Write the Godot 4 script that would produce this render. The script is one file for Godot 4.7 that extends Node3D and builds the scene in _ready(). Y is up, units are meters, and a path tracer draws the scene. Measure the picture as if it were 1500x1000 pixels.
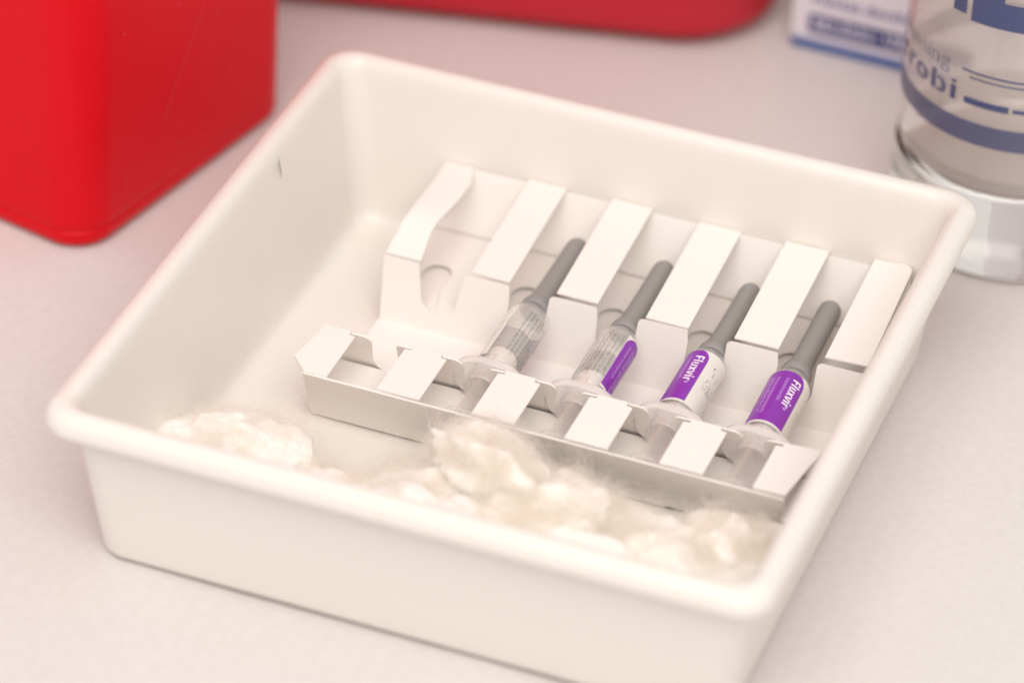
extends Node3D
# A white plastic tray of pre-filled syringes on a pale tablecloth. 1 unit = 1 metre; the shape code below works in millimetres.

const MM := 0.001
const FOV := 9.1508
var rng := RandomNumberGenerator.new()
var taken := {}

# ------------------------------------------------------------------ naming
func numbered(called: String) -> String:
	var n: int = taken.get(called, 0)
	taken[called] = n + 1
	return called if n == 0 else "%s_%03d" % [called, n]

func tag(o: Node, label: String, category: String, group := "") -> void:
	o.set_meta("label", label)
	o.set_meta("category", category)
	if group:
		o.set_meta("group", group)

func thing(called: String, label: String, category: String, at := Vector3.ZERO, turn := 0.0, group := "") -> Node3D:
	var o := Node3D.new()
	o.name = numbered(called)
	add_child(o)
	o.position = at
	o.rotation.y = turn
	tag(o, label, category, group)
	return o

func obj(called: String, m: Mesh, mat: Material, parent: Node = null) -> MeshInstance3D:
	var o := MeshInstance3D.new()
	o.mesh = m
	o.material_override = mat
	if parent == null:
		o.name = numbered(called)
		add_child(o)
	else:
		var n := 0
		var want := called
		while parent.has_node(want):
			n += 1
			want = "%s_%03d" % [called, n]
		o.name = want
		parent.add_child(o)
	return o

# ------------------------------------------------------------------ meshes
func grid(p: Array, wrap_i := false, wrap_j := false, closed := false) -> ArrayMesh:
	# p: rows of PackedVector3Array in mm; smooth normals; uv = (j, i) along the grid
	var ni := p.size()
	var nj: int = p[0].size()
	var ri := ni + (1 if wrap_i else 0)
	var rj := nj + (1 if wrap_j else 0)
	var v := PackedVector3Array()
	var uv := PackedVector2Array()
	var idx := PackedInt32Array()
	for i in ri:
		for j in rj:
			v.append(p[i % ni][j % nj] * MM)
			uv.append(Vector2(float(j) / (rj - 1), float(i) / (ri - 1)))
	var nrm := PackedVector3Array()
	nrm.resize(ni * nj)
	var vol := 0.0
	for i in ri - 1:
		for j in rj - 1:
			var a := i * rj + j
			var b := a + 1
			var c := a + rj
			var d := c + 1
			idx.append_array([a, b, d, a, d, c])
			var n1 := (v[d] - v[a]).cross(v[b] - v[a])
			var n2 := (v[c] - v[a]).cross(v[d] - v[a])
			vol += n1.dot(v[a]) + n2.dot(v[a])
			for q in [[i, j], [i, j + 1], [i + 1, j], [i + 1, j + 1]]:
				nrm[(q[0] % ni) * nj + q[1] % nj] += n1 + n2
	# poles share one normal
	if not wrap_i:
		for i in [0, ni - 1]:
			if (p[i][0] - p[i][nj / 2]).length() < 1e-4:
				var s := Vector3.ZERO
				for j in nj:
					s += nrm[i * nj + j]
				for j in nj:
					nrm[i * nj + j] = s
	var out := PackedVector3Array()
	var sgn := -1.0 if closed and vol < 0.0 else 1.0
	for i in ri:
		for j in rj:
			out.append((nrm[(i % ni) * nj + j % nj] * sgn).normalized())
	if sgn < 0.0:
		for k in range(0, idx.size(), 3):
			var t := idx[k + 1]
			idx[k + 1] = idx[k + 2]
			idx[k + 2] = t
	var a := []
	a.resize(Mesh.ARRAY_MAX)
	a[Mesh.ARRAY_VERTEX] = v
	a[Mesh.ARRAY_NORMAL] = out
	a[Mesh.ARRAY_TEX_UV] = uv
	a[Mesh.ARRAY_INDEX] = idx
	var m := ArrayMesh.new()
	m.add_surface_from_arrays(Mesh.PRIMITIVE_TRIANGLES, a)
	return m

func ring(hw: float, hd: float, r: float, y: float, n := 10) -> PackedVector3Array:
	# rounded rectangle, counted the same whatever its size
	var o := PackedVector3Array()
	var cx := [hw - r, -(hw - r), -(hw - r), hw - r]
	var cz := [hd - r, hd - r, -(hd - r), -(hd - r)]
	for c in 4:
		for k in n + 1:
			var a := (c + float(k) / n) * PI / 2
			o.append(Vector3(cx[c] + r * cos(a), y, cz[c] + r * sin(a)))
	return o

func lathe(prof: Array, seg := 48) -> ArrayMesh:
	# prof: Vector2(radius, height); round the y axis
	var rows := []
	for q in prof:
		var row := PackedVector3Array()
		for j in seg:
			var a := TAU * j / seg
			row.append(Vector3(maxf(q.x, 1e-5) * sin(a), q.y, maxf(q.x, 1e-5) * cos(a)))
		rows.append(row)
	return grid(rows, false, true, true)

func sheet(poly: PackedVector2Array, o: Vector3, u: Vector3, v: Vector3, thick := 0.45, st: SurfaceTool = null) -> SurfaceTool:
	# a cut sheet of board: outline in (u, v) millimetres from o, thickness along u x v
	if st == null:
		st = SurfaceTool.new()
		st.begin(Mesh.PRIMITIVE_TRIANGLES)
	var n := u.cross(v).normalized()
	var area := 0.0
	for k in poly.size():
		area += poly[k].cross(poly[(k + 1) % poly.size()])
	if area < 0:
		poly.reverse()
	var lo := []
	var hi := []
	for q in poly:
		var b := o + u * q.x + v * q.y
		lo.append(b * MM)
		hi.append((b + n * thick) * MM)
	var t := Geometry2D.triangulate_polygon(poly)
	for k in range(0, t.size(), 3):
		var tri := [t[k], t[k + 1], t[k + 2]]
		if (poly[tri[1]] - poly[tri[0]]).cross(poly[tri[2]] - poly[tri[0]]) < 0:
			tri = [t[k], t[k + 2], t[k + 1]]
		st.set_normal(n)
		for w in [0, 2, 1]:
			st.set_uv(poly[tri[w]] * 0.01)
			st.add_vertex(hi[tri[w]])
		st.set_normal(-n)
		for w in [0, 1, 2]:
			st.set_uv(poly[tri[w]] * 0.01)
			st.add_vertex(lo[tri[w]])
	for k in poly.size():
		var l := (k + 1) % poly.size()
		var sn: Vector3 = (lo[l] - lo[k]).cross(hi[k] - lo[k]).normalized()
		st.set_normal(sn)
		for w in [lo[k], hi[l], lo[l], lo[k], hi[k], hi[l]]:
			st.add_vertex(w)
	return st

func arc(c: Vector2, r: float, a0: float, a1: float, n := 10, ry := -1.0) -> PackedVector2Array:
	var o := PackedVector2Array()
	for k in n + 1:
		var a := deg_to_rad(lerpf(a0, a1, float(k) / n))
		o.append(c + Vector2(cos(a) * r, sin(a) * (r if ry < 0 else ry)))
	return o

func rounded_box(hw: float, hd: float, r: float, prof: Array) -> ArrayMesh:
	# prof: Vector2(inset, y) from bottom to top, capped
	var rows := []
	var q0: Vector2 = prof[0]
	rows.append(ring(0.01, 0.01, 0.005, q0.y))
	for q in prof:
		rows.append(ring(hw - q.x, hd - q.x, maxf(r - q.x, 0.5), q.y))
	var q1: Vector2 = prof[-1]
	rows.append(ring(0.01, 0.01, 0.005, q1.y))
	return grid(rows, false, true, true)

# ------------------------------------------------------------------ materials and print
func mat(c: Color, rough := 0.5) -> StandardMaterial3D:
	# c: linear base colour
	var m := StandardMaterial3D.new()
	m.albedo_color = c.linear_to_srgb()
	m.roughness = rough
	return m

func noise_tex(freq: float, seed_: int, size := 512, octaves := 4, lo := Color.BLACK, hi := Color.WHITE) -> NoiseTexture2D:
	var n := FastNoiseLite.new()
	n.seed = seed_
	n.noise_type = FastNoiseLite.TYPE_SIMPLEX
	n.frequency = freq
	n.fractal_octaves = octaves
	var t := NoiseTexture2D.new()
	t.width = size
	t.height = size
	t.seamless = true
	t.noise = n
	if lo != Color.BLACK or hi != Color.WHITE:
		var g := Gradient.new()
		g.set_color(0, lo)
		g.set_color(1, hi)
		t.color_ramp = g
	return t

func put_px(img: Image, x: int, y: int, c: Color, cover: float) -> void:
	if x < 0 or y < 0 or x >= img.get_width() or y >= img.get_height():
		return
	var b := img.get_pixel(x, y)
	var a := c.a * cover
	img.set_pixel(x, y, Color(lerpf(b.r, c.r, a), lerpf(b.g, c.g, a), lerpf(b.b, c.b, a), maxf(b.a, a)))

func print_text(img: Image, s: String, height: float, at: Vector2, c: Color, bold := true, width := -1.0) -> void:
	# sets lettering into an image: 'at' is the left end of the baseline, 'height' the capitals' height in pixels
	var f := SystemFont.new()
	f.font_names = PackedStringArray(["Droid Sans"])
	f.font_weight = 700 if bold else 400
	var tm := TextMesh.new()
	tm.font = f
	tm.text = s
	tm.font_size = 64
	tm.pixel_size = 1.0
	tm.depth = 0.0
	tm.curve_step = 1.0
	tm.horizontal_alignment = HORIZONTAL_ALIGNMENT_LEFT
	tm.vertical_alignment = VERTICAL_ALIGNMENT_BOTTOM
	var a := tm.surface_get_arrays(0)
	var v: PackedVector3Array = a[Mesh.ARRAY_VERTEX]
	var ix: PackedInt32Array = a[Mesh.ARRAY_INDEX] if a[Mesh.ARRAY_INDEX] != null else PackedInt32Array(range(v.size()))
	var lo := Vector2(1e9, 1e9)
	var hi := Vector2(-1e9, -1e9)
	for p in v:
		lo = lo.min(Vector2(p.x, p.y))
		hi = hi.max(Vector2(p.x, p.y))
	var ky := height / (64.0 * 0.714)
	var kx := ky if width < 0 else width / (hi.x - lo.x)
	var base := lo.y
	if s.contains("y") or s.contains("g") or s.contains("p") or s.contains("j") or s.contains(",") or s.contains("("):
		base += 64.0 * 0.21
	var ss := 3
	for k in range(0, ix.size(), 3):
		var t := []
		for w in 3:
			var p: Vector3 = v[ix[k + w]]
			t.append(at + Vector2((p.x - lo.x) * kx, -(p.y - base) * ky))
		var ar: float = (t[1] - t[0]).cross(t[2] - t[0])
		if absf(ar) < 1e-6:
			continue
		var mn: Vector2 = t[0].min(t[1]).min(t[2])
		var mx: Vector2 = t[0].max(t[1]).max(t[2])
		for y in range(int(floor(mn.y)), int(ceil(mx.y)) + 1):
			for x in range(int(floor(mn.x)), int(ceil(mx.x)) + 1):
				var hit := 0
				for sy in ss:
					for sx in ss:
						var q := Vector2(x + (sx + 0.5) / ss, y + (sy + 0.5) / ss)
						var e0: float = (t[1] - t[0]).cross(q - t[0]) * signf(ar)
						var e1: float = (t[2] - t[1]).cross(q - t[1]) * signf(ar)
						var e2: float = (t[0] - t[2]).cross(q - t[2]) * signf(ar)
						if e0 >= 0 and e1 >= 0 and e2 >= 0:
							hit += 1
				if hit:
					put_px(img, x, y, c, float(hit) / (ss * ss))

# ------------------------------------------------------------------ the scene
func _ready() -> void:
	rng.seed = 7
	var cam := Camera3D.new()
	cam.name = "camera"
	add_child(cam)
	cam.fov = FOV
	cam.near = 0.05
	cam.far = 30.0
	var right := Vector3(0.93329862, 0.03508764, -0.3573829)
	var up := Vector3(-0.23637645, 0.8092287, -0.53784299)
	var fwd := Vector3(-0.27033285, -0.58644502, -0.76354593)
	cam.transform = Transform3D(Basis(right, up, -fwd).orthonormalized(), Vector3(0.27879095, 0.64657906, 0.79937359))
	var lens := CameraAttributesPhysical.new()
	lens.frustum_focal_length = 12.0 / tan(deg_to_rad(FOV / 2))
	lens.frustum_focus_distance = 1.062
	lens.frustum_near = 0.05
	lens.frustum_far = 30.0
	lens.exposure_aperture = 5.8
	lens.auto_exposure_enabled = false
	cam.attributes = lens
	cam.current = true

	var we := WorldEnvironment.new()
	we.name = "surroundings"
	var e := Environment.new()
	e.background_mode = Environment.BG_COLOR
	e.background_color = Color(0.76, 0.735, 0.715).linear_to_srgb()
	e.tonemap_mode = Environment.TONE_MAPPER_LINEAR
	e.tonemap_exposure = 1.0
	e.sdfgi_enabled = true
	e.ssao_enabled = true
	e.ssil_enabled = true
	we.environment = e
	add_child(we)

	var key := AreaLight3D.new()
	key.name = "overhead_light"
	key.area_size = Vector2(1.6, 1.1)
	key.light_energy = 2.25
	key.light_color = Color(1.0, 0.98, 0.955)
	key.shadow_enabled = true
	key.area_range = 8.0
	add_child(key)
	key.look_at_from_position(Vector3(0.33, 1.48, 0.95), Vector3(0, 0, 0), Vector3(0, 0, 1))

	build_cloth()
	build_tray()
	build_insert()
	build_syringes()
	build_cotton()
	build_red_container()
	build_red_tub()
	build_carton()
	build_bottle()

func build_cloth() -> void:
	var n := FastNoiseLite.new()
	n.seed = 3
	n.frequency = 0.006
	var rows := []
	for i in 261:
		var row := PackedVector3Array()
		for j in 261:
			var x := -780.0 + j * 6.0
			var z := -880.0 + i * 6.0
			row.append(Vector3(x, n.get_noise_2d(x, z) * 0.9 + n.get_noise_2d(x * 3.1 + 500.0, z * 1.7) * 0.35 - 0.15, z))
		rows.append(row)
	var m := mat(Color(0.725, 0.682, 0.668), 0.9)
	m.heightmap_enabled = true
	m.heightmap_texture = noise_tex(0.16, 11, 512, 3)
	m.heightmap_scale = 0.006
	m.heightmap_flip_texture = false
	m.uv1_triplanar = true
	m.albedo_texture = noise_tex(0.02, 12, 512, 6, Color(0.975, 0.972, 0.97), Color(1, 1, 1))
	m.uv1_scale = Vector3(22, 22, 22)
	m.rim_enabled = true
	m.rim = 0.3
	var o := obj("tablecloth", grid(rows), m)
	o.set_meta("kind", "structure")
	tag(o, "pale pinkish white tablecloth under everything", "tablecloth")

func build_tray() -> void:
	var t := thing("tray", "white plastic tray with rolled rim holding the syringes and cotton", "tray")
	var H := 47.2
	var m := mat(Color(0.815, 0.766, 0.712), 0.38)
	m.heightmap_enabled = true
	m.heightmap_texture = noise_tex(0.05, 5, 512, 4)
	m.heightmap_scale = 0.006
	m.uv1_triplanar = true
	m.roughness = 0.36
	m.uv1_scale = Vector3(14, 14, 14)
	# section from the floor's middle over the rim and down to the underside: (inset, y, corner radius)
	var s := [[89.9, 2.4, 0.05], [60, 2.4, 4], [22, 2.4, 5], [18.5, 2.5, 5.6], [16.2, 3.1, 6], [14.7, 4.4, 6.2], [13.9, 6.4, 6.4], [13.2, 10, 6.5]]
	for k in range(1, 8):
		s.append([lerpf(13.2, 7.4, k / 7.0), lerpf(10, 42, k / 7.0), lerpf(6.5, 6.2, k / 7.0)])
	s.append_array([[6.9, 44.4, 6.0], [6.2, 46.0, 6.0], [5.1, 46.9, 6.2], [3.9, H, 6.8], [2.5, 46.9, 7.4], [1.2, 46.1, 8.0], [0.4, 44.9, 8.4], [0.0, 43.4, 8.6], [0.0, 42.0, 8.6], [0.3, 41.2, 8.4], [1.0, 40.9, 8.0], [1.8, 41.2, 7.6], [3.2, 42.6, 7.2], [4.6, 42.6, 7], [5.5, 41.0, 7]])
	for k in range(1, 8):
		s.append([lerpf(5.5, 9.7, k / 7.0), lerpf(41, 3.2, k / 7.0), lerpf(7, 7.5, k / 7.0)])
	s.append_array([[10.2, 1.6, 7.2], [11.4, 0.6, 6.6], [13.2, 0.3, 6], [40, 0.3, 5], [89.9, 0.3, 0.05]])
	var rows := []
	for q in s:
		rows.append(ring(90 - q[0], 90 - q[0], q[2], q[1], 14))
	obj("tray_body", grid(rows, false, true, true), m, t)
	# a short dark scuff on the left inner wall
	var st := sheet(PackedVector2Array([Vector2(0, 0), Vector2(0.5, -2), Vector2(0.45, -4.2), Vector2(0.9, -6.2), Vector2(0.9, -4), Vector2(0.9, -2)]), Vector3(-82.2, 44.5, -36), Vector3(0, 0, 1), Vector3(-0.18, 0.98, 0).normalized(), 0.05)
	obj("scuff_mark", st.commit(), mat(Color(0.12, 0.1, 0.09), 0.8), t)

func build_insert() -> void:
	var t := thing("syringe_carton_insert", "folded white cardboard insert with slots that cradle the syringes", "carton insert")
	var board := mat(Color(0.88, 0.83, 0.785), 0.62)
	board.metallic_specular = 0.2
	board.backlight_enabled = true
	board.backlight = Color(0.06, 0.05, 0.04)
	board.heightmap_enabled = true
	board.heightmap_texture = noise_tex(0.12, 21, 256, 3)
	board.heightmap_scale = 0.004
	board.uv1_triplanar = true
	board.uv1_scale = Vector3(30, 30, 30)
	var X := Vector3.RIGHT
	# ---- front ridge
	var fr := [-45.9, -21.3, 3.6, 27.8, 52.2, 76.0]
	var top := 21.3
	for k in 6:
		var R: float = fr[k]
		var L: float = R - 11.2
		var poly: PackedVector2Array
		if k == 0:
			poly = PackedVector2Array([Vector2(-54.6, -2), Vector2(R - 1.7, -2), Vector2(R - 1.7, -0.4), Vector2(R, -0.2), Vector2(R, 18.0), Vector2(-51.8, 18.3), Vector2(-56.6, 13.2), Vector2(-56.2, 11)])
		elif k == 5:
			poly = PackedVector2Array([Vector2(L + 1.7, -2), Vector2(75.9, -2.6), Vector2(73.0, 17.9), Vector2(L, 18.0), Vector2(L, -0.2), Vector2(L + 1.7, -0.4)])
		else:
			poly = PackedVector2Array([Vector2(L + 1.7, -2), Vector2(R - 1.7, -2), Vector2(R - 1.7, -0.4), Vector2(R, -0.2), Vector2(R, 18.0), Vector2(L, 18.0), Vector2(L, -0.2), Vector2(L + 1.7, -0.4)])
		var tilt := (rng.randf() - 0.5) * 0.09
		obj("strip", sheet(poly, Vector3(0, top + 0.1 - tilt * R * 0.2, 0), X, Vector3(0, tilt * 0.3, 1).normalized() * -1.0 * -1.0, -0.45).commit(), board, t)
	# front wall, leaning in towards its foot
	var v := (Vector3(0, 21.4, 18.4) - Vector3(0, 3.2, 10.2)).normalized()
	var wl := (Vector3(0, 21.4, 18.4) - Vector3(0, 3.2, 10.2)).length()
	var xw := (X + Vector3(0, 0, 0.006)).normalized()
	var fw := PackedVector2Array([Vector2(-53.2, 0), Vector2(30, 0.2), Vector2(41, 0.0), Vector2(41.6, 0.7), Vector2(54, 0.5), Vector2(70, 0.8), Vector2(73.2, wl), Vector2(-52.2, wl)])
	obj("front_wall", sheet(fw, Vector3(0, 3.2, 10.2), xw, v).commit(), board, t)
	# rear face of the front ridge: one notched sheet that shows a lip beside every strip
	v = (Vector3(0, 21.2, -2.3) - Vector3(0, 3.2, -9.5)).normalized()
	wl = (Vector3(0, 21.2, -2.3) - Vector3(0, 3.2, -9.5)).length()
	var pf := PackedVector2Array([Vector2(-53, 0), Vector2(75, 0), Vector2(76, wl)])
	for k in range(4, -1, -1):
		var a: float = fr[k]
		var b: float = fr[k + 1] - 11.2
		pf.append(Vector2(b - 1.6, wl))
		pf.append_array(arc(Vector2(b - 1.6, wl - 1.7), 1.6, 90, 180, 5, 1.7))
		pf.append_array(arc(Vector2(b - 7.0, 9.8), 3.8, 0, -180, 12, 4.4))
		pf.append_array(arc(Vector2(a + 1.4, wl - 2.4), 1.4 + 0.6, 0, 90, 6, 2.4))
	pf.append(Vector2(-54.6, wl))
	obj("rear_face", sheet(pf, Vector3(0, 3.2, -9.5), X, v).commit(), board, t)
	obj("slot_floor", sheet(PackedVector2Array([Vector2(-52.4, -5.6), Vector2(73.6, -5.6), Vector2(72.4, 12.2), Vector2(-51.8, 12.2)]), Vector3(0, 9.4, 0), X, Vector3(0, 0, 1), 0.45).commit(), board, t)
	# ---- channel floor
	obj("channel_floor", sheet(PackedVector2Array([Vector2(-53, -33.4), Vector2(75.4, -33.4), Vector2(75, -9.4), Vector2(-53, -9.4)]), Vector3(0, 3.6, 0), X, Vector3(0, 0, 1), 0.45).commit(), board, t)
	# ---- back ridge
	var bl := [-53.0, -29.2, -6.0, 18.0, 41.6, 65.4]
	var br := [-43.4, -18.8, 5.1, 29.4, 53.3, 76.6]
	var dir := (Vector3(0, 24.6, -79.2) - Vector3(0, 21.5, -37.6)).normalized()
	var ln := (Vector3(0, 24.6, -79.2) - Vector3(0, 21.5, -37.6)).length()
	for k in range(1, 6):
		var L: float = bl[k]
		var R: float = br[k]
		var poly := PackedVector2Array([Vector2(L, 0), Vector2(R, 0), Vector2(R, ln), Vector2(L, ln)])
		if k == 5:
			poly = PackedVector2Array([Vector2(L, 0), Vector2(R, 0.4)])
			poly.append_array(arc(Vector2(R - 3.4, ln - 2.0), 2.6, 0, 90, 6))
			poly.append(Vector2(L, ln))
		var o := Vector3(0, 21.7 + (rng.randf() - 0.5) * 0.7, -37.6)
		obj("strip", sheet(poly, o, (X + Vector3(0, (rng.randf() - 0.5) * 0.05, 0)).normalized(), dir, 0.45).commit(), board, t)
	# the first strip has sprung up and bends down to the front face
	var rows := []
	var bend := [[0.0, 0.0, 0.0, 0.0], [0.07, 0.8, 0.1, -0.2], [0.14, 2.2, 0.5, -0.5], [0.22, 3.9, 1.0, -0.7], [0.3, 4.9, 1.6, -0.5], [0.42, 4.9, 1.9, 0.3], [0.6, 3.6, 1.6, 0.9], [0.8, 1.6, 1.0, 0.7], [1.0, 0.0, 0.0, -1.6]]
	for b in bend:
		var row := PackedVector3Array()
		for j in 7:
			var s: float = j / 6.0
			var x: float = lerpf(-53.0 + b[2], -43.4 + b[3], s)
			row.append(Vector3(x, 21.6, -37.6) + dir * ln * float(b[0]) + Vector3(0, float(b[1]) * (1.0 - 0.35 * s), 0))
		for j in range(6, -1, -1):
			row.append(row[j] - Vector3(0, 0.45, 0))
		rows.append(row)
	obj("strip", grid(rows, false, true, true), board, t)
	# front face of the back ridge with a round notch under every slot
	v = (Vector3(0, 21.3, -37.2) - Vector3(0, 3.4, -33.6)).normalized()
	wl = (Vector3(0, 21.3, -37.2) - Vector3(0, 3.4, -33.6)).length()
	pf = PackedVector2Array([Vector2(-52.6, 0), Vector2(75.6, 0), Vector2(76.8, wl), Vector2(bl[5], wl)])
	for k in range(4, -1, -1):
		var a: float = br[k]
		var b: float = bl[k + 1]
		var c := (a + b) * 0.5 - 0.8
		pf.append_array(arc(Vector2(b, wl - 1.0), 1.6, 90, 180, 5, 1.0))
		pf.append_array(arc(Vector2(c, 10.2), 5.0, 0, -180, 14, 5.0))
		pf.append(Vector2(a + 0.5, wl - 3.0))
		pf.append(Vector2(a, wl))
	pf.append(Vector2(-53, wl))
	obj("notched_face", sheet(pf, Vector3(0, 3.4, -33.6), X, v).commit(), board, t)
	# the shelf under the slots, and the sloping wall behind it
	pf = PackedVector2Array([Vector2(76.4, -34.6), Vector2(76.4, -71), Vector2(-53, -71), Vector2(-53, -34.6)])
	for k in 5:
		var a: float = br[k]
		var b: float = bl[k + 1]
		pf.append(Vector2(a - 4.2, -34.6))
		pf.append_array(arc(Vector2(a - 0.4, -51.0), 3.8, 180, 360, 14, 4.4))
		pf.append(Vector2(a + 3.4, -44.0))
		pf.append(Vector2(a + 6.0, -34.6))
	obj("shelf", sheet(pf, Vector3(0, 9.0, 0), X, Vector3(0, 0, 1), 0.45).commit(), board, t)
	obj("inner_shelf", sheet(PackedVector2Array([Vector2(-52.6, -58), Vector2(75.4, -58), Vector2(75.4, -34.6), Vector2(-52.6, -34.6)]), Vector3(0, 9.7, 0), X, Vector3(0, 0.036, 1).normalized(), 0.45).commit(), board, t)
	v = (Vector3(0, 24.4, -79.0) - Vector3(0, 9.2, -71)).normalized()
	wl = (Vector3(0, 24.4, -79.0) - Vector3(0, 9.2, -71)).length()
	obj("back_wall", sheet(PackedVector2Array([Vector2(-52, 0), Vector2(76.4, 0), Vector2(75.6, wl), Vector2(-50, wl)]), Vector3(0, 9.2, -71), X, v).commit(), board, t)
	# the flap that closes the right-hand end of the back ridge
	obj("end_flap", sheet(PackedVector2Array([Vector2(-38, 4), Vector2(-38, 21.2), Vector2(-76, 24), Vector2(-72, 6)]), Vector3(76.2, 0, 0), Vector3(0, 0, 1), Vector3.UP, 0.4).commit(), board, t)

func label_texture() -> ImageTexture:
	# x runs from the cap end to the flange, y round the barrel; 16 pixels to the millimetre
	var w := 352
	var h := 544
	var img := Image.create(w, h, false, Image.FORMAT_RGBA8)
	img.fill(Color(0.92, 0.905, 0.875, 0.95))
	var purple := Color8(138, 46, 172)
	# text side of the label: clear film
	img.fill_rect(Rect2i(0, 218, w, 214), Color(0.95, 0.93, 0.89, 0.25))
	# purple panel with rounded corners at the cap end
	for y in 216:
		for x in w:
			var cx := maxf(60.0 - x, 0.0)
			var cy := maxf(maxf(46.0 - y, y - 170.0), 0.0)
			if Vector2(cx / 60.0, cy / 46.0).length() <= 1.0 and x < 338:
				img.set_pixel(x, y, purple)
	var white := Color(1, 1, 1)
	print_text(img, "Fluxvir", 38, Vector2(40, 58), white, true, 172)
	print_text(img, "®", 14, Vector2(216, 44), white, true)
	var small := Color(0.92, 0.84, 0.97)
	print_text(img, "Suspensión inyectable", 13, Vector2(44, 84), small, false, 150)
	print_text(img, "Vacuna antigripal inactivada", 13, Vector2(44, 122), small, false, 240)
	print_text(img, "Jeringa prellenada de 0.5 ml", 13, Vector2(44, 144), small, false, 232)
	print_text(img, "Vía intramuscular. Agítese antes de usar", 13, Vector2(44, 166), small, false, 290)
	print_text(img, "Conservar en refrigeración", 13, Vector2(44, 192), small, false, 220)
	# fine black print on the clear side
	var ink := Color(0.16, 0.15, 0.16, 0.95)
	var lines := ["Dosis: 0.5 ml por vía intramuscular", "Conservar entre 2 y 8 grados", "No se congele. Agítese antes", "Léase instructivo anexo", "Su venta requiere receta médica", "No se deje al alcance de niños", "Hecho en origen, importado", "Protéjase de la luz"]
	for k in lines.size():
		print_text(img, lines[k], 12, Vector2(26 + (k % 3) * 6, 238 + k * 19), ink, false, 250 + (k * 37) % 60)
	# dotted code and faint print on the white side
	var r := RandomNumberGenerator.new()
	r.seed = 5
	for gy in 9:
		for gx in 9:
			if r.randf() < 0.5:
				img.fill_rect(Rect2i(150 + gx * 8, 448 + gy * 8, 5, 5), Color(0.62, 0.6, 0.58, 1))
	for k in 3:
		print_text(img, ["LOTE", "CAD", "FAB"][k], 13, Vector2(90, 440 + k * 30), Color(0.6, 0.58, 0.56), false)
	img.fill_rect(Rect2i(66, 500, 8, 8), Color(0.4, 0.38, 0.37, 1))
	return ImageTexture.create_from_image(img)

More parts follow.
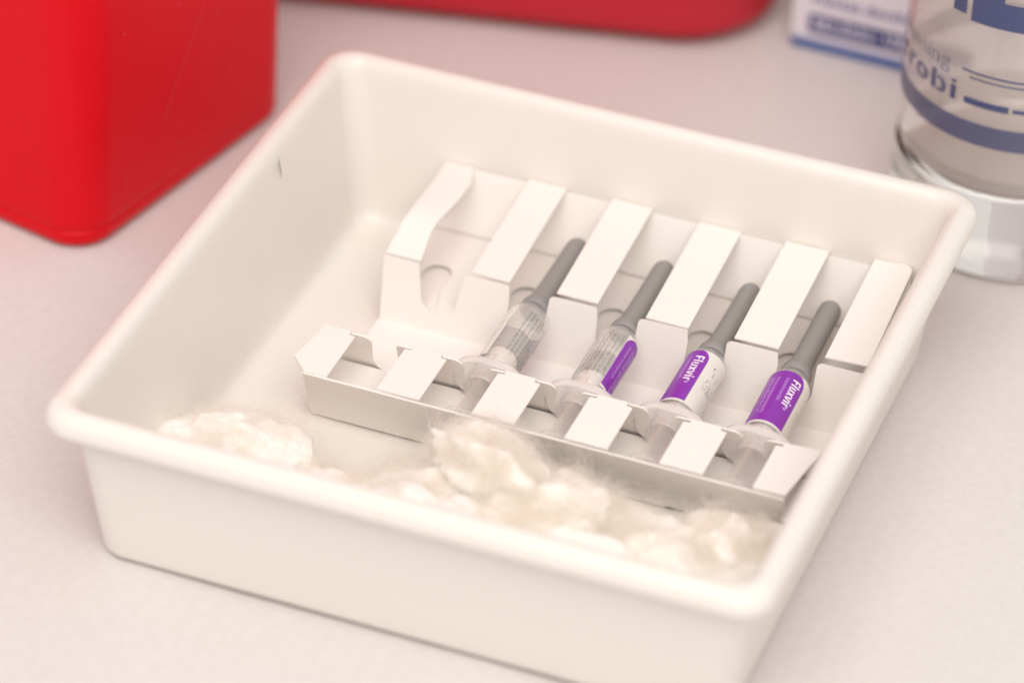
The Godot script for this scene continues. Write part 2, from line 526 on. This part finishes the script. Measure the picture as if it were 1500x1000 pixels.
func build_syringes() -> void:
	var glass := mat(Color(0.93, 0.92, 0.9), 0.06)
	glass.transparency = BaseMaterial3D.TRANSPARENCY_ALPHA
	glass.albedo_color.a = 0.2
	var film := StandardMaterial3D.new()
	film.albedo_texture = label_texture()
	film.roughness = 0.35
	film.transparency = BaseMaterial3D.TRANSPARENCY_ALPHA
	var rubber := mat(Color(0.31, 0.292, 0.284), 0.5)
	var stop := mat(Color(0.36, 0.335, 0.32), 0.5)
	var milky := mat(Color(0.88, 0.80, 0.76), 0.35)
	var plastic := mat(Color(0.90, 0.83, 0.79), 0.16)
	plastic.transparency = BaseMaterial3D.TRANSPARENCY_ALPHA
	plastic.albedo_color.a = 0.55
	var clearp := mat(Color(0.92, 0.85, 0.81), 0.12)
	clearp.transparency = BaseMaterial3D.TRANSPARENCY_ALPHA
	clearp.albedo_color.a = 0.17
	# everything is turned round z: the syringe's own axis runs from the flange (0) to the cap tip
	var lay := Basis(Vector3.RIGHT, -PI / 2)
	var xs := [-11.8, 12.7, 36.2, 58.7]
	var turn := [262.0, 182.0, 19.0, 57.0]
	var labels := ["syringe beside the empty slot, purple panel turned out of sight and small black print showing", "second syringe from the empty slot, narrow edge of purple panel showing beside black print", "syringe whose label shows a narrow purple panel beside a broad white dotted side", "syringe by the tray's right wall, broad purple panel with white name facing up"]
	for k in 4:
		var s := thing("prefilled_syringe", labels[k], "syringe", Vector3(xs[k], 15.3, -4.6) * MM, 0, "grey capped prefilled syringes lying in the cardboard insert")
		s.rotation = Vector3([0.012, 0.006, 0.0, 0.01][k], [-0.012, -0.004, -0.006, 0.011][k], 0)
		var barrel := lathe([Vector2(4.3, 0), Vector2(5.3, 0.05), Vector2(5.35, 1), Vector2(5.35, 26.4), Vector2(5.2, 27.7), Vector2(4.7, 29.0), Vector2(3.8, 30.0), Vector2(2.9, 30.6), Vector2(2.4, 31.3), Vector2(2.4, 32.6), Vector2(0, 32.6)])
		var o := obj("barrel", barrel, glass, s)
		o.basis = lay
		# label film round the barrel
		var rows := []
		for i in 2:
			var row := PackedVector3Array()
			for j in 73:
				var phi := deg_to_rad(turn[k]) - TAU * j / 72.0
				row.append(Vector3(sin(phi) * 5.44, cos(phi) * 5.44, -26.8 if i == 0 else -4.2))
			rows.append(row)
		var lab := grid(rows)
		var arr := lab.surface_get_arrays(0)
		var uv: PackedVector2Array = arr[Mesh.ARRAY_TEX_UV]
		for q in uv.size():
			uv[q] = Vector2(uv[q].y, uv[q].x)
		arr[Mesh.ARRAY_TEX_UV] = uv
		var lm := ArrayMesh.new()
		lm.add_surface_from_arrays(Mesh.PRIMITIVE_TRIANGLES, arr)
		obj("label_film", lm, film, s)
		# rubber stopper inside
		o = obj("stopper", lathe([Vector2(0, 10), Vector2(4.5, 10), Vector2(4.6, 10.6), Vector2(4.45, 11.4), Vector2(4.45, 12.2), Vector2(4.65, 12.8), Vector2(4.65, 14), Vector2(4.5, 14.6), Vector2(4.5, 15.6), Vector2(4.65, 16.2), Vector2(4.65, 17.6), Vector2(3.6, 18.2), Vector2(0, 18.6)], 32), stop, s)
		o.basis = lay
		o = obj("piston", lathe([Vector2(0, 0.3), Vector2(4.2, 0.3), Vector2(4.3, 0.8), Vector2(4.3, 9.0), Vector2(4.0, 9.8), Vector2(0, 9.8)], 32), milky, s)
		o.basis = lay
		# needle cap
		var cap := obj("needle_cap", lathe([Vector2(0, 31.2), Vector2(3.4, 31.2), Vector2(3.9, 31.5), Vector2(4.05, 32.2), Vector2(4.0, 33.4), Vector2(3.75, 34.1), Vector2(3.5, 34.6), Vector2(3.45, 35.4), Vector2(3.2, 36.4), Vector2(2.95, 38.0), Vector2(2.95, 40.5), Vector2(2.9, 44), Vector2(2.9, 54), Vector2(2.98, 61.4), Vector2(2.8, 62.9), Vector2(2.25, 63.9), Vector2(1.2, 64.5), Vector2(0, 64.6)], 40), rubber, s)
		cap.basis = lay
		# finger flange: a thick rounded stadium
		var prof := [[0.01, -0.1], [0.6, -0.1], [1.0, 0.0], [1.0, 0.0]]
		var fr := []
		for q in [[0.02, -2.2], [0.76, -2.2], [0.8, -0.6], [0.86, -0.6], [0.9, -1.6], [0.95, -1.9], [1.0, -1.4], [1.02, -0.3], [0.97, 0.6], [0.9, 1.0], [0.02, 1.0]]:
			var row := PackedVector3Array()
			for j in 48:
				var a := TAU * j / 48.0
				row.append(Vector3(9.4 * signf(cos(a)) * pow(absf(cos(a)), 0.8) * q[0], 6.0 * signf(sin(a)) * pow(absf(sin(a)), 0.9) * q[0], q[1]))
			fr.append(row)
		obj("finger_flange", grid(fr, false, true, true), plastic, s)
		# plunger rod: crossed ribs and a thumb disc
		var st := SurfaceTool.new()
		st.begin(Mesh.PRIMITIVE_TRIANGLES)
		for a in [0.3, 0.3 + PI / 2]:
			var u := Vector3(cos(a), sin(a), 0)
			sheet(PackedVector2Array([Vector2(-4.2, -6), Vector2(4.2, -6), Vector2(4.2, 18), Vector2(-4.2, 18)]), u.cross(Vector3(0, 0, 1)) * 0.5, u, Vector3(0, 0, 1), 1.0, st)
		obj("plunger_rod", st.commit(), clearp, s)
		o = obj("rod_guide", lathe([Vector2(4.3, -1.0), Vector2(4.7, -1.2), Vector2(4.7, -4.6), Vector2(4.5, -5.2), Vector2(4.2, -5.0), Vector2(4.2, -1.2)], 40), clearp, s)
		o.basis = lay
		o = obj("thumb_rest", lathe([Vector2(0, -20), Vector2(4.6, -20), Vector2(5.0, -19.5), Vector2(5.0, -18.6), Vector2(4.6, -18.1), Vector2(0, -18.1)], 40), clearp, s)
		o.basis = lay

func kept_inside(p: Vector3, centre: Vector3, turn: float) -> Vector3:
	# cotton stops at the tray's floor and walls
	var w := centre + p.rotated(Vector3.UP, turn)
	var reach := 76.0 + clampf(w.y, 3.0, 42.0) * 0.15
	w = Vector3(clampf(w.x, -reach, reach), maxf(w.y, 2.6), clampf(w.z, -reach, reach))
	return (w - centre).rotated(Vector3.UP, -turn)

func build_cotton() -> void:
	var wool := mat(Color(0.92, 0.885, 0.845), 1.0)
	wool.rim_enabled = true
	wool.rim = 0.6
	var fibre := mat(Color(0.965, 0.94, 0.90), 0.9)
	fibre.backlight_enabled = true
	fibre.backlight = Color(1.1, 1.08, 1.05)
	# centre, half sizes, turn, fuzz
	var lumps := [
		[Vector3(-60, 11.0, 43), Vector3(22, 11, 14), 0.12, 0.25, "long smooth roll of cotton at the left end of the pile"],
		[Vector3(-36, 8.5, 51), Vector3(20, 8, 14), -0.2, 0.35, "small low cotton tuft beside the long smooth roll"],
		[Vector3(-12, 9, 44), Vector3(20, 9, 15), 0.4, 0.5, "cotton tuft against the insert's front wall left of the tallest puff"],
		[Vector3(4, 18, 33), Vector3(17, 11, 10), -0.35, 0.9, "tallest fluffy cotton puff reaching over the insert's edge"],
		[Vector3(23, 15, 41), Vector3(19, 9, 14), 0.45, 0.8, "wispy cotton puff right of the tallest puff"],
		[Vector3(0, 13, 58), Vector3(27, 10, 14), -0.15, 0.6, "cotton tuft in front of the tallest puff by the tray's front wall"],
		[Vector3(36, 12, 57), Vector3(27, 10, 16), 0.12, 0.6, "low cotton tuft against the middle of the tray's front wall"],
		[Vector3(51, 10, 45), Vector3(25, 10.5, 20), -0.2, 0.6, "wide cotton pad in the tray's near right corner"],
		[Vector3(64, 11, 32), Vector3(13, 10, 13), 0.3, 0.7, "upright cotton tuft against the tray's right wall by the insert"],
	]
	for k in lumps.size():
		var q = lumps[k]
		var t := thing("cotton_tuft", q[4], "cotton", q[0] * MM, q[2], "torn cotton wool along the front of the tray")
		var n := FastNoiseLite.new()
		n.seed = 40 + k
		n.noise_type = FastNoiseLite.TYPE_SIMPLEX
		n.frequency = 1.0
		n.fractal_octaves = 3
		n.fractal_gain = 0.38
		var hs: Vector3 = q[1]
		var fuzz: float = q[3]
		var rows := []
		for i in 41:
			var row := PackedVector3Array()
			for j in 64:
				var a := TAU * j / 64.0
				var b := PI * i / 40.0
				var d := Vector3(sin(b) * cos(a), cos(b), sin(b) * sin(a))
				var f := 0.88 + n.get_noise_3dv(d * 0.95) * (0.24 + 0.1 * fuzz)
				f += (absf(n.get_noise_3dv(d * 1.7 + Vector3(4, 2, 7))) - 0.2) * 0.2
				row.append(kept_inside(Vector3(d.x * hs.x, d.y * hs.y, d.z * hs.z) * f, q[0], q[2]))
			rows.append(row)
		obj("wad", grid(rows, false, true, true), wool, t)
		# fine fibres: combed locks that share a path, and stray ones that stand off the wad
		var v := PackedVector3Array()
		var idx := PackedInt32Array()
		var locks := int(190 * (0.6 + fuzz * 0.5))
		for lock in locks:
			var d := Vector3(rng.randfn(), absf(rng.randfn()) + 0.15, rng.randfn()).normalized()
			var f0 := 0.88 + n.get_noise_3dv(d * 0.95) * (0.24 + 0.1 * fuzz) + (absf(n.get_noise_3dv(d * 1.7 + Vector3(4, 2, 7))) - 0.2) * 0.2
			var root := Vector3(d.x * hs.x, d.y * hs.y, d.z * hs.z) * f0
			var stray := rng.randf() < 0.3
			var heading := Vector3(rng.randfn(), rng.randfn(), rng.randfn())
			heading = (heading - d * heading.dot(d)).normalized()
			if stray:
				heading = (heading + d * rng.randf_range(0.1, 0.8) * fuzz).normalized()
			var curl := Vector3(rng.randfn(), rng.randfn(), rng.randfn()) * 0.16
			var wide := rng.randf_range(0.5, 2.2)
			for f in (16 if stray else 40):
				var p := root + Vector3(rng.randfn(), rng.randfn(), rng.randfn()) * wide * 0.8
				var go := (heading + Vector3(rng.randfn(), rng.randfn(), rng.randfn()) * (0.3 if stray else 0.2)).normalized()
				var own := curl + Vector3(rng.randfn(), rng.randfn(), rng.randfn()) * 0.09
				var step := rng.randf_range(0.45, 1.0) if stray else rng.randf_range(0.8, 1.7)
				var side := go.cross(Vector3(rng.randfn(), rng.randfn(), rng.randfn())).normalized() * 0.024
				var first := v.size()
				for s in 10:
					p = kept_inside(p, q[0], q[2])
					v.append((p - side) * MM)
					v.append((p + side) * MM)
					p += go * step
					# keep close to the wad: bend back towards its centre
					var out := Vector3(p.x / hs.x, p.y / hs.y, p.z / hs.z)
					var over := out.length() - f0
					go = (go + own - out.normalized() * clampf(over * (0.8 if stray else 2.2), -0.25, 0.5)).normalized()
					if s:
						var c := first + s * 2
						idx.append_array([c - 2, c - 1, c + 1, c - 2, c + 1, c])
		var a := []
		a.resize(Mesh.ARRAY_MAX)
		a[Mesh.ARRAY_VERTEX] = v
		a[Mesh.ARRAY_INDEX] = idx
		var m := ArrayMesh.new()
		m.add_surface_from_arrays(Mesh.PRIMITIVE_TRIANGLES, a)
		var o := obj("fibres", m, fibre, t)
		o.set_meta("kind", "stuff")

func build_red_container() -> void:
	var a := -deg_to_rad(12.5)
	var hw := 60.0
	var hd := 47.0
	var b := Basis(Vector3.UP, a)
	var corner := Vector3(-135.5, 0, -30.6)
	var c := corner + b * Vector3(-hw, 0, -hd)
	var t := thing("sharps_container", "glossy bright red plastic container at left, nearest the tray", "container", c * MM, a)
	var m := mat(Color(0.70, 0.006, 0.014), 0.26)
	m.metallic_specular = 0.24
	var prof := [Vector2(3.4, 0.3), Vector2(1.8, 0.6), Vector2(0.8, 1.5), Vector2(0.3, 2.8), Vector2(0.1, 4.9), Vector2(0.2, 5.3), Vector2(0.65, 5.5), Vector2(0.65, 5.8), Vector2(0.2, 6.2), Vector2(0.1, 8.0)]
	for k in 12:
		prof.append(Vector2(0.1 - k * 0.3, 8 + k * 18.0))
	prof.append(Vector2(-3.4, 216))
	prof.append(Vector2(6, 220))
	obj("container_body", rounded_box(hw, hd, 12, prof), m, t)
	# a hair scratch and a few nicks on the right-hand wall
	var pale := mat(Color(0.7, 0.05, 0.06), 0.5)
	var path := PackedVector2Array()
	var back := PackedVector2Array()
	for k in 9:
		var q := k / 8.0
		var pt := Vector2(lerpf(13.0, -4.0, q), lerpf(27.0, 56.0, q) + sin(q * 5.0) * 1.1)
		path.append(pt)
		back.append(pt + Vector2(0.13, 0.03))
	back.reverse()
	path.append_array(back)
	obj("scratch", sheet(path, Vector3(hw + 0.75, 0, 0), Vector3(0, 0, 1), Vector3(0.0165, 1, 0).normalized(), 0.06).commit(), pale, t)
	for k in 14:
		var at := Vector2(rng.randf_range(-36, 34), rng.randf_range(12, 82))
		var nick := PackedVector2Array()
		for j in 6:
			nick.append(at + Vector2(cos(j * TAU / 6), sin(j * TAU / 6)) * rng.randf_range(0.15, 0.5))
		obj("nick", sheet(nick, Vector3(hw + 0.75, 0, 0), Vector3(0, 0, 1), Vector3(0.0165, 1, 0).normalized(), 0.06).commit(), pale, t)
	var lid := mat(Color(0.55, 0.012, 0.018), 0.35)
	obj("lid", rounded_box(hw + 5, hd + 5, 15, [Vector2(0.5, 214), Vector2(0, 215), Vector2(0, 225), Vector2(1, 228), Vector2(4, 230)]), lid, t)

func build_red_tub() -> void:
	var a := deg_to_rad(12.5)
	var hw := 85.0
	var hd := 45.0
	var b := Basis(Vector3.UP, a)
	var corner := Vector3(-0.5, 0, -198.5)
	var c := corner + b * Vector3(-hw, 0, -hd)
	var t := thing("sharps_container", "dull crimson plastic tub at the back, behind the tray", "container", c * MM, a)
	var m := mat(Color(0.54, 0.022, 0.04), 0.4)
	m.metallic_specular = 0.35
	var prof := [Vector2(7, 0.4), Vector2(6, 0.8), Vector2(5.5, 3), Vector2(3, 3.6), Vector2(1.0, 4.8), Vector2(0, 7.2)]
	for k in 10:
		prof.append(Vector2(-k * 0.4, 10 + k * 19.0))
	prof.append(Vector2(2, 190))
	obj("container_body", rounded_box(hw, hd, 30, prof), m, t)
	obj("lid", rounded_box(hw + 6, hd + 6, 34, [Vector2(0.5, 187), Vector2(0, 188), Vector2(0, 196), Vector2(1, 199), Vector2(4, 201)]), mat(Color(0.36, 0.02, 0.03), 0.4), t)

func build_carton() -> void:
	var t := thing("medicine_carton", "small white and blue carton behind the clear bottle", "carton", Vector3(36.5, 0, -224.5) * MM, deg_to_rad(-1.5))
	var w := 720
	var h := 620
	var img := Image.create(w, h, false, Image.FORMAT_RGBA8)
	img.fill(Color(0.9, 0.89, 0.92))
	var blue := Color8(38, 88, 160)
	var navy := Color8(44, 56, 118)
	img.fill_rect(Rect2i(0, h - 30, w, 30), blue)
	for y in 66:
		for x in 520:
			var cx := maxf(maxf(14.0 - x, x - 506.0), 0)
			var cy := maxf(maxf(14.0 - y, y - 52.0), 0)
			if Vector2(cx, cy).length() < 14:
				img.set_pixel(50 + x, h - 118 + y, navy)
	print_text(img, "Medido: URRGX", 34, Vector2(70, h - 69), Color(0.95, 0.95, 0.97), true, 400)
	print_text(img, "Puntas dentles Mo", 34, Vector2(60, h - 150), navy, true, 420)
	var m := StandardMaterial3D.new()
	m.albedo_texture = ImageTexture.create_from_image(img)
	m.roughness = 0.36
	var side := mat(Color(0.78, 0.77, 0.8), 0.5)
	obj("carton_box", rounded_box(34, 15, 0.8, [Vector2(0.5, 0.2), Vector2(0, 0.6), Vector2(0, 62), Vector2(0.5, 62.4)]), side, t)
	var rows := []
	for i in 2:
		rows.append(PackedVector3Array([Vector3(-34, 62.2 - i * 61.8, 15.06), Vector3(34, 62.2 - i * 61.8, 15.06)]))
	obj("printed_front", grid(rows), m, t)

func build_bottle() -> void:
	var c := Vector3(84, 0, -150) * MM
	var b := thing("gel_bottle", "clear bottle with navy lettering and a thick glassy base beside the tray", "bottle", c)
	var solid := mat(Color(1, 1, 1), 0.03)
	solid.transparency = BaseMaterial3D.TRANSPARENCY_ALPHA
	solid.albedo_color = Color(0.98, 0.965, 0.95, 0.0)
	solid.refraction_enabled = true
	solid.refraction_scale = 0.05
	obj("thick_base", lathe([Vector2(0, 1.6), Vector2(22, 1.4), Vector2(27, 0.7), Vector2(30, 0.7), Vector2(32.2, 1.8), Vector2(33.4, 4.5), Vector2(33.6, 9), Vector2(33.3, 14), Vector2(33.1, 20), Vector2(33, 25), Vector2(32.4, 27), Vector2(30.8, 27.9), Vector2(26, 27.4), Vector2(14, 25.6), Vector2(0, 25)], 128), solid, b)
	var shell := mat(Color(0.9, 0.88, 0.85), 0.1)
	shell.transparency = BaseMaterial3D.TRANSPARENCY_ALPHA
	shell.albedo_color.a = 0.1
	obj("bottle_shell", lathe([Vector2(31, 28.4), Vector2(32.6, 28.6), Vector2(33, 30), Vector2(33, 130), Vector2(31, 138), Vector2(24, 145), Vector2(14, 150), Vector2(12, 152), Vector2(12, 165), Vector2(0, 165)], 96), shell, b)
	var gel := mat(Color(0.70, 0.61, 0.55), 0.3)
	gel.transparency = BaseMaterial3D.TRANSPARENCY_ALPHA
	gel.albedo_color.a = 0.3
	obj("gel_fill", lathe([Vector2(0, 29.4), Vector2(28, 29.4), Vector2(30.8, 30.2), Vector2(31.8, 33), Vector2(31.5, 122), Vector2(0, 122)], 96), gel, b)
	obj("bottle_cap", lathe([Vector2(0, 157), Vector2(14, 157), Vector2(14.5, 158), Vector2(14.5, 177), Vector2(13.5, 178.5), Vector2(0, 178.5)], 48), mat(Color(0.8, 0.8, 0.8), 0.4), b)
	# printed film; x runs round from the left silhouette, 8 pixels to the millimetre
	var w := 1660
	var h := 640
	var img := Image.create(w, h, false, Image.FORMAT_RGBA8)
	img.fill(Color(0.8, 0.75, 0.74, 0.12))
	var navy := Color8(72, 79, 118)
	img.fill_rect(Rect2i(0, h - 52, w, 52), Color(navy, 0.8))
	print_text(img, "cleansing", 32, Vector2(10, h - 152), navy, false, 220)
	print_text(img, "microbi", 44, Vector2(-78, h - 88), navy, true, 330)
	img.fill_rect(Rect2i(262, h - 172, 160, 5), navy)
	img.fill_rect(Rect2i(280, h - 158, 140, 4), navy)
	img.fill_rect(Rect2i(272, h - 108, 100, 16), navy)
	img.fill_rect(Rect2i(380, h - 104, 46, 9), navy)
	img.fill_rect(Rect2i(268, h - 350, 330, 62), navy)
	img.fill_rect(Rect2i(268, h - 540, 70, 200), navy)
	img.fill_rect(Rect2i(528, h - 540, 70, 200), navy)
	img.fill_rect(Rect2i(222, h - 560, 34, 262), navy)
	img.fill_rect(Rect2i(432, h - 190, 170, 190), Color(0.93, 0.91, 0.9, 0.98))
	var film := StandardMaterial3D.new()
	film.albedo_texture = ImageTexture.create_from_image(img)
	film.transparency = BaseMaterial3D.TRANSPARENCY_ALPHA
	film.roughness = 0.4
	var rows := []
	for i in 2:
		var row := PackedVector3Array()
		for j in 97:
			var phi := deg_to_rad(-75.0) + TAU * j / 96.0
			row.append(Vector3(33.1 * sin(phi), 122.3 if i == 0 else 42.3, 33.1 * cos(phi)))
		rows.append(row)
	obj("printed_film", grid(rows), film, b)
